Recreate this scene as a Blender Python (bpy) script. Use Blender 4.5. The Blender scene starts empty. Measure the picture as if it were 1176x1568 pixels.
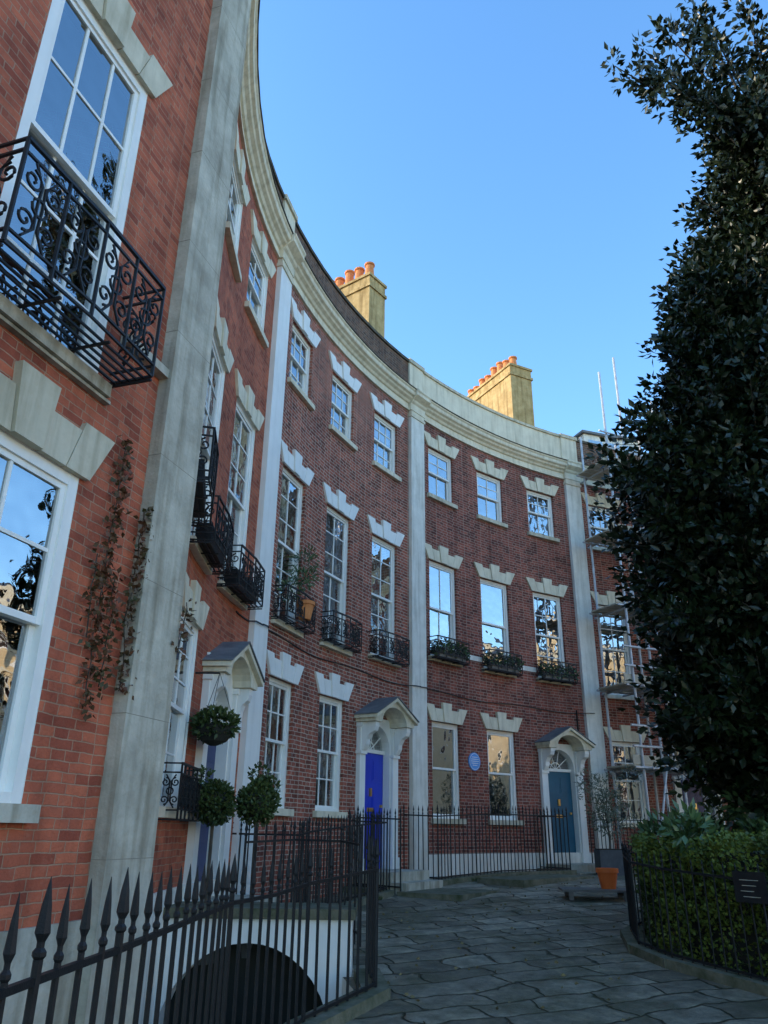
import bpy, math, random
import numpy as np
from mathutils import Vector, Matrix, noise
random.seed(7); rng=np.random.default_rng(7)
D2R=math.radians
scene=bpy.context.scene
COL=scene.collection

# ------------------------------------------------------------------ materials
def nmat(name):
    m=bpy.data.materials.new(name); m.use_nodes=True
    nt=m.node_tree; b=nt.nodes["Principled BSDF"]
    return m,nt,b
def N(nt,t,**k):
    n=nt.nodes.new(t)
    for a,v in k.items():
        setattr(n,a,v)
    return n
def ramp(nt,stops):
    r=N(nt,'ShaderNodeValToRGB'); e=r.color_ramp.elements
    e[0].position=stops[0][0]; e[0].color=(*stops[0][1],1)
    e[1].position=stops[-1][0]; e[1].color=(*stops[-1][1],1)
    for p,c in stops[1:-1]:
        x=e.new(p); x.color=(*c,1)
    return r
def mix(nt,a,b,fac,mode='MIX'):
    m=N(nt,'ShaderNodeMix',data_type='RGBA',blend_type=mode)
    for s,v in ((0,fac),(6,a),(7,b)):
        if isinstance(v,(int,float)): m.inputs[s].default_value=v
        elif isinstance(v,tuple): m.inputs[s].default_value=(*v,1)
        else: nt.links.new(v,m.inputs[s])
    return m.outputs[2]
def mottled(name,c1,c2,scale=3,rough=.8,bump=.3,detail=6,streak=0,spec=.3,metal=0,c3=None):
    m,nt,b=nmat(name)
    tc=N(nt,'ShaderNodeTexCoord')
    n=N(nt,'ShaderNodeTexNoise'); n.inputs['Scale'].default_value=scale; n.inputs['Detail'].default_value=detail
    n.inputs['Roughness'].default_value=.65
    nt.links.new(tc.outputs['Object'],n.inputs['Vector'])
    r=ramp(nt,[(.3,c1),(.7,c2)]); nt.links.new(n.outputs['Fac'],r.inputs[0])
    out=r.outputs[0]
    if streak:
        mp=N(nt,'ShaderNodeMapping'); mp.inputs['Scale'].default_value=(7,7,.6)
        nt.links.new(tc.outputs['Object'],mp.inputs['Vector'])
        n2=N(nt,'ShaderNodeTexNoise'); n2.inputs['Scale'].default_value=1.3; n2.inputs['Detail'].default_value=7
        nt.links.new(mp.outputs[0],n2.inputs['Vector'])
        r2=ramp(nt,[(.46,(1,1,1)),(.76,c3 or (.46,.43,.36))]); nt.links.new(n2.outputs['Fac'],r2.inputs[0])
        out=mix(nt,out,r2.outputs[0],streak,'MULTIPLY')
    nt.links.new(out,b.inputs['Base Color'])
    b.inputs['Roughness'].default_value=rough; b.inputs['Metallic'].default_value=metal
    b.inputs['Specular IOR Level'].default_value=spec
    if bump:
        n3=N(nt,'ShaderNodeTexNoise'); n3.inputs['Scale'].default_value=scale*9; n3.inputs['Detail'].default_value=4
        nt.links.new(tc.outputs['Object'],n3.inputs['Vector'])
        bp=N(nt,'ShaderNodeBump'); bp.inputs['Strength'].default_value=bump; bp.inputs['Distance'].default_value=.01
        nt.links.new(n3.outputs['Fac'],bp.inputs['Height']); nt.links.new(bp.outputs[0],b.inputs['Normal'])
    return m
def brick(name,c1,c2,mort,msize=.009,stain=.5,smear=.6,burnt=-.5,row=.070):
    m,nt,b=nmat(name)
    uv=N(nt,'ShaderNodeUVMap'); uv.uv_map='UVMap'
    tc=N(nt,'ShaderNodeTexCoord')
    nz=N(nt,'ShaderNodeTexNoise'); nz.inputs['Scale'].default_value=5; nz.inputs['Detail'].default_value=6
    nt.links.new(tc.outputs['Object'],nz.inputs['Vector'])
    va=N(nt,'ShaderNodeVectorMath',operation='MULTIPLY_ADD'); va.inputs[1].default_value=(.034,.030,0)
    nt.links.new(nz.outputs['Color'],va.inputs[0]); nt.links.new(uv.outputs[0],va.inputs[2])
    def bt(a,bb,mo,bias):
        t=N(nt,'ShaderNodeTexBrick'); t.offset=.5; t.squash=.62; t.squash_frequency=2
        t.inputs['Scale'].default_value=1; t.inputs['Brick Width'].default_value=.218; t.inputs['Row Height'].default_value=row
        t.inputs['Mortar Size'].default_value=msize; t.inputs['Mortar Smooth'].default_value=.35; t.inputs['Bias'].default_value=bias
        t.inputs['Color1'].default_value=(*a,1); t.inputs['Color2'].default_value=(*bb,1); t.inputs['Mortar'].default_value=(*mo,1)
        nt.links.new(va.outputs[0],t.inputs['Vector']); return t
    t=bt(c1,c2,mort,0.0)
    t2=bt((1,1,1),(.36,.32,.34),(1,1,1),burnt)
    col=mix(nt,t.outputs[0],t2.outputs[0],.9,'MULTIPLY')
    for sc,det,lo,hi,f in ((.45,6,(.60,.56,.56),(1.2,1.14,1.08),stain),(2.6,10,(.55,.52,.52),(1.35,1.28,1.18),stain*.8)):
        n=N(nt,'ShaderNodeTexNoise'); n.inputs['Scale'].default_value=sc; n.inputs['Detail'].default_value=det; n.inputs['Roughness'].default_value=.74
        nt.links.new(tc.outputs['Object'],n.inputs['Vector'])
        r=ramp(nt,[(.33,lo),(.5,(.96,.96,.96)),(.68,hi)]); nt.links.new(n.outputs['Fac'],r.inputs[0])
        col=mix(nt,col,r.outputs[0],f,'MULTIPLY')
    # rain streaking
    mp=N(nt,'ShaderNodeMapping'); mp.inputs['Scale'].default_value=(5,5,.35); nt.links.new(tc.outputs['Object'],mp.inputs['Vector'])
    n2=N(nt,'ShaderNodeTexNoise'); n2.inputs['Scale'].default_value=1; n2.inputs['Detail'].default_value=6; nt.links.new(mp.outputs[0],n2.inputs['Vector'])
    r2=ramp(nt,[(.5,(1,1,1)),(.75,(.55,.52,.5))]); nt.links.new(n2.outputs['Fac'],r2.inputs[0]); col=mix(nt,col,r2.outputs[0],.6,'MULTIPLY')
    n4=N(nt,'ShaderNodeTexNoise'); n4.inputs['Scale'].default_value=9; n4.inputs['Detail'].default_value=10; n4.inputs['Roughness'].default_value=.85
    nt.links.new(tc.outputs['Object'],n4.inputs['Vector'])
    r4=ramp(nt,[(.55,(0,0,0)),(.72,(smear,smear,smear))]); nt.links.new(n4.outputs['Fac'],r4.inputs[0])
    col=mix(nt,col,mort,r4.outputs[0])
    nt.links.new(col,b.inputs['Base Color'])
    b.inputs['Roughness'].default_value=.88; b.inputs['Specular IOR Level'].default_value=.25
    n5=N(nt,'ShaderNodeTexNoise'); n5.inputs['Scale'].default_value=45; n5.inputs['Detail'].default_value=4
    nt.links.new(tc.outputs['Object'],n5.inputs['Vector'])
    ad=N(nt,'ShaderNodeMath',operation='MULTIPLY_ADD'); ad.inputs[1].default_value=-1.0
    nt.links.new(t.outputs['Fac'],ad.inputs[0]); nt.links.new(n5.outputs['Fac'],ad.inputs[2])
    bp=N(nt,'ShaderNodeBump'); bp.inputs['Strength'].default_value=.8; bp.inputs['Distance'].default_value=.010
    nt.links.new(ad.outputs[0],bp.inputs['Height']); nt.links.new(bp.outputs[0],b.inputs['Normal'])
    return m
M={}
M['brickW']=brick('brick_orange',(.54,.150,.078),(.36,.090,.052),(.43,.24,.155),msize=.0055,stain=.75,smear=.5,burnt=-.7,row=.068)
M['brickB']=brick('brick_red',(.44,.125,.078),(.24,.072,.050),(.54,.43,.34),msize=.008,stain=.75)
M['brickC']=brick('brick_brown',(.34,.098,.066),(.18,.058,.044),(.42,.32,.255),msize=.007,stain=.75)
M['brickP']=brick('brick_parapet',(.20,.10,.06),(.12,.065,.045),(.24,.20,.16))
M['stone']=mottled('bath_stone',(.50,.43,.30),(.68,.60,.45),2.5,.85,.5,streak=.75)
M['stoneG']=mottled('weathered_stone',(.35,.315,.245),(.60,.55,.44),3,.9,.8,streak=.9)
M['stoneC']=mottled('cream_stone',(.68,.59,.43),(.83,.74,.56),3,.8,.3,streak=.5)
M['white']=mottled('white_paint',(.82,.79,.73),(.90,.87,.81),3,.5,.12,streak=.15,spec=.5)
M['whitew']=mottled('weathered_white_paint',(.70,.66,.57),(.85,.81,.72),4,.7,.4,streak=.55)
M['lead']=mottled('lead_roofing',(.10,.105,.11),(.2,.2,.2),4,.6,.3)
M['slate']=mottled('roof_slate',(.05,.055,.065),(.10,.105,.115),6,.6,.5)
M['coping']=mottled('dark_coping',(.05,.042,.03),(.13,.11,.08),5,.9,.5)
M['joint']=mottled('stone_joint',(.20,.18,.14),(.28,.25,.2),5,.9,.2)
M['iron']=mottled('black_iron',(.008,.008,.009),(.018,.017,.017),20,.5,.25,spec=.35)
M['blue']=mottled('blue_door_paint',(.004,.035,.46),(.008,.045,.54),2,.28,0,spec=.5)
M['navy']=mottled('navy_door_paint',(.012,.02,.10),(.016,.03,.13),2,.3,0,spec=.5)
M['teal']=mottled('teal_door_paint',(.018,.095,.15),(.026,.13,.20),2,.35,0,spec=.4)
M['brass']=mottled('brass',(.6,.42,.15),(.7,.5,.2),5,.3,0,metal=1)
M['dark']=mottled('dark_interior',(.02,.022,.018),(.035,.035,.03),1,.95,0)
M['room']=mottled('room_wall',(.18,.165,.14),(.26,.24,.2),1,.9,0)
M['curtain']=mottled('curtain',(.65,.62,.56),(.78,.76,.70),3,.9,0)
M['chim']=mottled('chimney_render',(.33,.22,.085),(.55,.40,.19),4,.9,.6,streak=.9)
M['pot']=mottled('terracotta',(.56,.19,.06),(.68,.27,.10),6,.8,.2)
M['potO']=mottled('orange_pot',(.72,.14,.03),(.78,.18,.04),6,.5,.1)
M['galv']=mottled('galvanised_tube',(.36,.36,.37),(.60,.60,.61),9,.45,.1,metal=.25)
M['board']=mottled('scaffold_board',(.40,.33,.24),(.56,.48,.36),5,.85,.3)
M['wood']=mottled('weathered_timber',(.12,.11,.10),(.22,.20,.17),6,.85,.4)
M['bark']=mottled('bark',(.05,.042,.032),(.12,.10,.08),8,.95,.8)
M['plaque']=mottled('plaque_blue',(.10,.32,.70),(.12,.36,.76),3,.35,0)
M['moss']=mottled('mossy_kerb',(.06,.07,.03),(.22,.195,.14),5,.95,.9)
M['sun']=mottled('sunlit_render',(.68,.50,.28),(.80,.63,.40),1.5,.85,.2,streak=.3)
M['planter']=mottled('grey_planter',(.06,.065,.07),(.11,.115,.12),5,.7,.2)
M['soil']=mottled('soil',(.03,.022,.015),(.06,.045,.03),8,.95,.5)
def glassmat():
    m=bpy.data.materials.new('window_glass'); m.use_nodes=True; nt=m.node_tree; nt.nodes.clear()
    o=N(nt,'ShaderNodeOutputMaterial'); mx=N(nt,'ShaderNodeMixShader'); g=N(nt,'ShaderNodeBsdfGlossy'); t=N(nt,'ShaderNodeBsdfTransparent')
    g.inputs['Color'].default_value=(.84,.86,.87,1); g.inputs['Roughness'].default_value=.012
    t.inputs['Color'].default_value=(.7,.75,.75,1)
    tc=N(nt,'ShaderNodeTexCoord'); n=N(nt,'ShaderNodeTexNoise'); n.inputs['Scale'].default_value=2.2
    nt.links.new(tc.outputs['Object'],n.inputs['Vector'])
    bp=N(nt,'ShaderNodeBump'); bp.inputs['Strength'].default_value=.2; bp.inputs['Distance'].default_value=.05
    nt.links.new(n.outputs['Fac'],bp.inputs['Height']); nt.links.new(bp.outputs[0],g.inputs['Normal'])
    lw=N(nt,'ShaderNodeFresnel'); lw.inputs['IOR'].default_value=1.8
    a=N(nt,'ShaderNodeMath',operation='MULTIPLY_ADD',use_clamp=True); a.inputs[1].default_value=1.1; a.inputs[2].default_value=.30
    nt.links.new(lw.outputs[0],a.inputs[0]); nt.links.new(a.outputs[0],mx.inputs[0])
    nt.links.new(t.outputs[0],mx.inputs[1]); nt.links.new(g.outputs[0],mx.inputs[2]); nt.links.new(mx.outputs[0],o.inputs[0])
    return m
M['glass']=glassmat()
def leafmat(name,c1,c2,rough=.4,spec=.5,sc=1.5):
    m,nt,b=nmat(name)
    tc=N(nt,'ShaderNodeTexCoord'); n=N(nt,'ShaderNodeTexNoise'); n.inputs['Scale'].default_value=sc; n.inputs['Detail'].default_value=8; n.inputs['Roughness'].default_value=.75
    nt.links.new(tc.outputs['Object'],n.inputs['Vector'])
    r=ramp(nt,[(.35,c1),(.65,c2)]); nt.links.new(n.outputs['Fac'],r.inputs[0]); nt.links.new(r.outputs[0],b.inputs['Base Color'])
    b.inputs['Roughness'].default_value=rough; b.inputs['Specular IOR Level'].default_value=spec
    return m
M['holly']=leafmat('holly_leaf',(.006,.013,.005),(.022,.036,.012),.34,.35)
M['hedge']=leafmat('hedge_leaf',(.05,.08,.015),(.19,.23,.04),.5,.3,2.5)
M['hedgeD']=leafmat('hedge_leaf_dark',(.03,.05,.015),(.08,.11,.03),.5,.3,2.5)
M['laurel']=leafmat('laurel_leaf',(.035,.075,.025),(.10,.16,.055),.35,.5)
M['olive']=leafmat('olive_leaf',(.10,.13,.09),(.20,.23,.17),.6,.3)
M['vine']=leafmat('vine_leaf',(.035,.05,.015),(.17,.06,.035),.6,.3,6)
M['litter']=leafmat('fallen_leaf',(.10,.07,.03),(.30,.24,.12),.8,.2,6)
def paving():
    m,nt,b=nmat('stone_paving')
    tc=N(nt,'ShaderNodeTexCoord'); mp=N(nt,'ShaderNodeMapping'); mp.inputs['Rotation'].default_value=(0,0,D2R(-24))
    nt.links.new(tc.outputs['Object'],mp.inputs[0])
    nz=N(nt,'ShaderNodeTexNoise'); nz.inputs['Scale'].default_value=.9; nz.inputs['Detail'].default_value=3; nz.inputs['Roughness'].default_value=.5
    nt.links.new(mp.outputs[0],nz.inputs['Vector'])
    va=N(nt,'ShaderNodeVectorMath',operation='MULTIPLY_ADD'); va.inputs[1].default_value=(.75,.55,0)
    nt.links.new(nz.outputs['Color'],va.inputs[0]); nt.links.new(mp.outputs[0],va.inputs[2])
    nz2=N(nt,'ShaderNodeTexNoise'); nz2.inputs['Scale'].default_value=8; nz2.inputs['Detail'].default_value=6
    nt.links.new(mp.outputs[0],nz2.inputs['Vector'])
    vb=N(nt,'ShaderNodeVectorMath',operation='MULTIPLY_ADD'); vb.inputs[1].default_value=(.08,.08,0)
    nt.links.new(nz2.outputs['Color'],vb.inputs[0]); nt.links.new(va.outputs[0],vb.inputs[2])
    t=N(nt,'ShaderNodeTexBrick'); t.offset=.37; t.squash=1.7; t.squash_frequency=3; t.offset_frequency=2
    t.inputs['Scale'].default_value=1; t.inputs['Brick Width'].default_value=.66; t.inputs['Row Height'].default_value=.43
    t.inputs['Mortar Size'].default_value=.022; t.inputs['Mortar Smooth'].default_value=.9
    t.inputs['Color1'].default_value=(.19,.162,.115,1); t.inputs['Color2'].default_value=(.41,.355,.27,1); t.inputs['Mortar'].default_value=(.05,.050,.022,1)
    nt.links.new(vb.outputs[0],t.inputs['Vector'])
    n=N(nt,'ShaderNodeTexNoise'); n.inputs['Scale'].default_value=2.8; n.inputs['Detail'].default_value=13; n.inputs['Roughness'].default_value=.8
    nt.links.new(tc.outputs['Object'],n.inputs['Vector'])
    r=ramp(nt,[(.35,(.34,.34,.26)),(.5,(.9,.9,.88)),(.65,(1.65,1.58,1.42))]); nt.links.new(n.outputs['Fac'],r.inputs[0])
    col=mix(nt,t.outputs[0],r.outputs[0],.95,'MULTIPLY')
    ng=N(nt,'ShaderNodeTexNoise'); ng.inputs['Scale'].default_value=.8; ng.inputs['Detail'].default_value=9; ng.inputs['Roughness'].default_value=.75
    nt.links.new(tc.outputs['Object'],ng.inputs['Vector'])
    rg=ramp(nt,[(.47,(0,0,0)),(.66,(.85,.85,.85))]); nt.links.new(ng.outputs['Fac'],rg.inputs[0])
    col=mix(nt,col,(.085,.085,.032),rg.outputs[0])
    nt.links.new(col,b.inputs['Base Color'])
    rr=ramp(nt,[(.3,(.45,.45,.45)),(.7,(.85,.85,.85))]); nt.links.new(n.outputs['Fac'],rr.inputs[0]); nt.links.new(rr.outputs[0],b.inputs['Roughness'])
    b.inputs['Specular IOR Level'].default_value=.35
    ad=N(nt,'ShaderNodeMath',operation='MULTIPLY_ADD'); ad.inputs[1].default_value=-1.1
    nt.links.new(t.outputs['Fac'],ad.inputs[0]); nt.links.new(n.outputs['Fac'],ad.inputs[2])
    bp=N(nt,'ShaderNodeBump'); bp.inputs['Strength'].default_value=1.0; bp.inputs['Distance'].default_value=.08
    nt.links.new(ad.outputs[0],bp.inputs['Height']); nt.links.new(bp.outputs[0],b.inputs['Normal'])
    return m
M['paving']=paving()

# ------------------------------------------------------------------ mesh builder
class MB:
    def __init__(s): s.v=[];s.f=[];s.u=[];s.m=[];s.mats=[]
    def mi(s,k):
        if k not in s.mats: s.mats.append(k)
        return s.mats.index(k)
    def poly(s,pts,mat,uv=None):
        b=len(s.v); s.v+= [tuple(p) for p in pts]; s.f.append(tuple(range(b,b+len(pts)))); s.m.append(s.mi(mat))
        s.u.append(uv if uv else [(p[0]+p[1],p[2]) for p in pts])
    def box(s,bay,x0,x1,o0,o1,z0,z1,mat):
        n=max(1,int(abs(x1-x0)/.6)); P=bay.pt
        for i in range(n):
            a=x0+(x1-x0)*i/n; c=x0+(x1-x0)*(i+1)/n
            s.poly([P(a,o1,z0),P(c,o1,z0),P(c,o1,z1),P(a,o1,z1)],mat,[(a,z0),(c,z0),(c,z1),(a,z1)])
            s.poly([P(c,o0,z0),P(a,o0,z0),P(a,o0,z1),P(c,o0,z1)],mat,[(c,z0),(a,z0),(a,z1),(c,z1)])
            s.poly([P(a,o1,z1),P(c,o1,z1),P(c,o0,z1),P(a,o0,z1)],mat,[(a,o1),(c,o1),(c,o0),(a,o0)])
            s.poly([P(a,o0,z0),P(c,o0,z0),P(c,o1,z0),P(a,o1,z0)],mat,[(a,o0),(c,o0),(c,o1),(a,o1)])
        s.poly([P(x0,o0,z0),P(x0,o1,z0),P(x0,o1,z1),P(x0,o0,z1)],mat,[(o0,z0),(o1,z0),(o1,z1),(o0,z1)])
        s.poly([P(x1,o1,z0),P(x1,o0,z0),P(x1,o0,z1),P(x1,o1,z1)],mat,[(o1,z0),(o0,z0),(o0,z1),(o1,z1)])
    def prism_xz(s,bay,out,o0,o1,mat):
        P=bay.pt
        s.poly([P(x,o1,z) for x,z in out],mat,list(out))
        s.poly([P(x,o0,z) for x,z in reversed(out)],mat,list(reversed(out)))
        for i in range(len(out)):
            a=out[i]; c=out[(i+1)%len(out)]
            s.poly([P(a[0],o0,a[1]),P(c[0],o0,c[1]),P(c[0],o1,c[1]),P(a[0],o1,a[1])],mat,[(0,a[1]),(0,c[1]),(1,c[1]),(1,a[1])])
    def prism_oz(s,bay,out,x0,x1,mat,n=1,caps=True):
        P=bay.pt
        for k in range(n):
            a=x0+(x1-x0)*k/n; c=x0+(x1-x0)*(k+1)/n
            for i in range(len(out)):
                p=out[i]; q=out[(i+1)%len(out)]
                s.poly([P(a,*p),P(c,*p),P(c,*q),P(a,*q)],mat,[(a,p[1]),(c,p[1]),(c,q[1]),(a,q[1])])
        if caps:
            s.poly([P(x0,*p) for p in out],mat); s.poly([P(x1,*p) for p in reversed(out)],mat)
    def tube(s,pts,r,mat,k=5,r2=None,cap=True):
        pts=[Vector(p) for p in pts]; n=len(pts); rings=[]
        for i,p in enumerate(pts):
            d=(pts[min(i+1,n-1)]-pts[max(i-1,0)]).normalized()
            up=Vector((0,0,1)) if abs(d.z)<.9 else Vector((1,0,0))
            a=d.cross(up).normalized(); c=d.cross(a)
            rr=r if r2 is None else r+(r2-r)*i/(n-1)
            b=len(s.v)
            for j in range(k):
                t=2*math.pi*(j+.5)/k; q=p+a*math.cos(t)*rr+c*math.sin(t)*rr; s.v.append(tuple(q))
            rings.append(b)
        mi=s.mi(mat)
        for i in range(n-1):
            for j in range(k):
                s.f.append((rings[i]+j,rings[i]+(j+1)%k,rings[i+1]+(j+1)%k,rings[i+1]+j)); s.m.append(mi); s.u.append([(0,0)]*4)
        if cap:
            for b in (rings[0],rings[-1]):
                s.f.append(tuple(b+j for j in range(k))); s.m.append(mi); s.u.append([(0,0)]*k)
    def lathe(s,c,prof,mat,k=14):
        b=len(s.v); mi=s.mi(mat)
        for r,z in prof:
            for j in range(k):
                t=2*math.pi*j/k; s.v.append((c[0]+r*math.cos(t),c[1]+r*math.sin(t),c[2]+z))
        for i in range(len(prof)-1):
            for j in range(k):
                s.f.append((b+i*k+j,b+i*k+(j+1)%k,b+(i+1)*k+(j+1)%k,b+(i+1)*k+j)); s.m.append(mi); s.u.append([(0,0)]*4)
        s.f.append(tuple(b+j for j in range(k))); s.m.append(mi); s.u.append([(0,0)]*k)
        e=b+(len(prof)-1)*k
        s.f.append(tuple(e+j for j in range(k))); s.m.append(mi); s.u.append([(0,0)]*k)
    def build(s,name,parent=None,smooth=False):
        me=bpy.data.meshes.new(name); me.from_pydata(s.v,[],s.f)
        for k in s.mats: me.materials.append(M[k])
        me.polygons.foreach_set('material_index',s.m)
        ul=me.uv_layers.new(name='UVMap'); flat=[c for u in s.u for p in u for c in p]; ul.data.foreach_set('uv',flat)
        if smooth: me.polygons.foreach_set('use_smooth',[True]*len(s.f))
        me.update(); ob=bpy.data.objects.new(name,me); COL.objects.link(ob)
        if parent: ob.parent=parent
        return ob
def empty(name,loc=(0,0,0)):
    e=bpy.data.objects.new(name,None); COL.objects.link(e); e.empty_display_size=.2; return e

class Bay:
    def __init__(s,p0,p1,sag):
        s.p0=Vector(p0); s.p1=Vector(p1); d=s.p1-s.p0; c=d.length; s.ch=math.atan2(d.y,d.x); s.sag=sag
        if sag>1e-4:
            s.R=c*c/(8*sag)+sag/2; s.al=math.asin(c/2/s.R); s.L=2*s.R*s.al
            n=Vector((math.sin(s.ch),-math.cos(s.ch))); s.C=(s.p0+s.p1)/2+n*(s.R-sag)
        else: s.L=c
    def th(s,x): return s.ch+s.al-x/s.R if s.sag>1e-4 else s.ch
    def pt(s,x,o,z):
        t=s.th(x); n=Vector((math.sin(t),-math.cos(t)))
        if s.sag>1e-4: p=s.C-n*(s.R-o)
        else: p=s.p0+Vector((math.cos(t),math.sin(t)))*x+n*o
        return Vector((p.x,p.y,z))

A=(-1.80,6.0);B=(-1.97,11.69);C=(.75,17.19);D=(5.62,21.09);E=(11.65,22.6);F=(17.7,21.6)
dw=Vector((math.cos(D2R(72)),math.sin(D2R(72))))
W0=(A[0]-dw.x*16,A[1]-dw.y*16)
bW=Bay(W0,A,0);bAB=Bay(A,B,.385);bBC=Bay(B,C,.335);bCD=Bay(C,D,.335);bDE=Bay(D,E,.335);bEF=Bay(E,F,.33)

def gz(y):
    t=min(1,max(0,(y-6.5)/(17.5-6.5))); return -1.52+.65*t

# ------------------------------------------------------------------ architectural parts
def wall(mb,bay,x0,x1,z0,z1,ops,mat,rev,o=0):
    xs={x0,x1}; zs={z0,z1}
    for a,b,c,d in ops: xs|={a,b}; zs|={c,d}
    xs=sorted(xs); zs=sorted(zs); xx=[]
    for a,b in zip(xs,xs[1:]):
        n=max(1,int((b-a)/.5)); xx+=[a+(b-a)*i/n for i in range(n)]
    xx.append(xs[-1])
    for a,b in zip(xx,xx[1:]):
        for c,d in zip(zs,zs[1:]):
            mx=(a+b)/2; mz=(c+d)/2
            if any(q[0]<mx<q[1] and q[2]<mz<q[3] for q in ops): continue
            mb.poly([bay.pt(a,o,c),bay.pt(b,o,c),bay.pt(b,o,d),bay.pt(a,o,d)],mat,[(a,c),(b,c),(b,d),(a,d)])
    for a,b,c,d in ops:
        e=-.2; P=bay.pt
        mb.poly([P(a,0,c),P(a,0,d),P(a,e,d),P(a,e,c)],rev,[(0,c),(0,d),(.2,d),(.2,c)])
        mb.poly([P(b,e,c),P(b,e,d),P(b,0,d),P(b,0,c)],rev,[(.2,c),(.2,d),(0,d),(0,c)])
        mb.poly([P(a,0,d),P(b,0,d),P(b,e,d),P(a,e,d)],rev,[(a,0),(b,0),(b,.2),(a,.2)])
def window(mf,mg,bay,xc,w,z0,z1,cols=2,ru=2,rl=2,bar=.022,f=.07,off=0,cur=None,mat='white'):
    a=xc-w/2; b=xc+w/2; zm=(z0+z1)/2+.02
    fr0,fr1=-.17+off,-.06+off
    mf.box(bay,a+.001,a+f,fr0,fr1,z0,z1-.001,mat); mf.box(bay,b-f,b-.001,fr0,fr1,z0,z1-.001,mat)
    mf.box(bay,a+f,b-f,fr0,fr1-.003,z1-f,z1-.002,mat); mf.box(bay,a+f,b-f,fr0,fr1-.003,z0+.004,z0+f*.8,mat)
    def sash(za,zb,o,rows):
        s=.045; x0=a+f; x1=b-f
        mf.box(bay,x0,x0+s,o-.02,o+.02,za,zb,mat); mf.box(bay,x1-s,x1,o-.02,o+.02,za,zb,mat)
        mf.box(bay,x0+s,x1-s,o-.02,o+.018,za,za+s,mat); mf.box(bay,x0+s,x1-s,o-.02,o+.018,zb-s,zb,mat)
        for i in range(1,cols):
            x=x0+(x1-x0)*i/cols; mf.box(bay,x-bar/2,x+bar/2,o-.012,o+.012,za+s,zb-s,mat)
        for j in range(1,rows):
            z=za+(zb-za)*j/rows; mf.box(bay,x0+s,x1-s,o-.010,o+.010,z-bar/2,z+bar/2,mat)
        P=bay.pt
        for i in range(cols):
            for j in range(rows):
                t=random.uniform(-.003,.003); u=random.uniform(-.0025,.0025)
                xa=x0+(x1-x0)*i/cols; xb=x0+(x1-x0)*(i+1)/cols; z_a=za+(zb-za)*j/rows; z_b=za+(zb-za)*(j+1)/rows
                mg.poly([P(xa,o+t,z_a),P(xb,o+t+u,z_a),P(xb,o-t+u,z_b),P(xa,o-t,z_b)],'glass')
    sash(zm-.02,z1-f,-.10+off,ru); sash(z0+f*.8,zm+.025,-.142+off,rl)
    r=random.random() if cur is None else cur
    if r<.35:
        cw=w*random.uniform(.16,.26)
        for s0 in (a,b-cw):
            k=8
            for i in range(k):
                q0=s0+cw*i/k; q1=s0+cw*(i+1)/k; o0=-.32-(.04 if i%2 else 0); o1=-.32-(0 if i%2 else .04)
                mg.poly([bay.pt(q0,o0,z0),bay.pt(q1,o1,z0),bay.pt(q1,o1,z1),bay.pt(q0,o0,z1)],'curtain')
    elif r<.6:
        zb=z1-(z1-z0)*random.uniform(.2,.55)
        mg.poly([bay.pt(a,-.26,zb),bay.pt(b,-.26,zb),bay.pt(b,-.26,z1),bay.pt(a,-.26,z1)],'curtain')
def lintel(ms,bay,xc,w,z,mat,h=.36,flare=.2,gap=.004):
    hb=w/2+.06; ht=w/2+.06+flare; fr=[-1,-.60,-.21,.21,.60,1]; hs=[h,h*.80,h*1.22,h*.80,h]
    for i in range(5):
        k=hs[i]/h; l0,l1=fr[i],fr[i+1]
        xt=lambda q:xc+q*(hb+(ht-hb)*k)
        out=[(xc+l0*hb+gap,z),(xc+l1*hb-gap,z),(xt(l1)-gap,z+hs[i]),(xt(l0)+gap,z+hs[i])]
        ms.prism_xz(bay,out,-.05,.045+(.025 if i==2 else 0.0),mat)
def sill(ms,bay,xc,w,z,mat,p=.08,h=.1):
    ms.box(bay,xc-w/2-.08,xc+w/2+.08,-.16,p,z-h,z+.003,mat)
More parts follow.
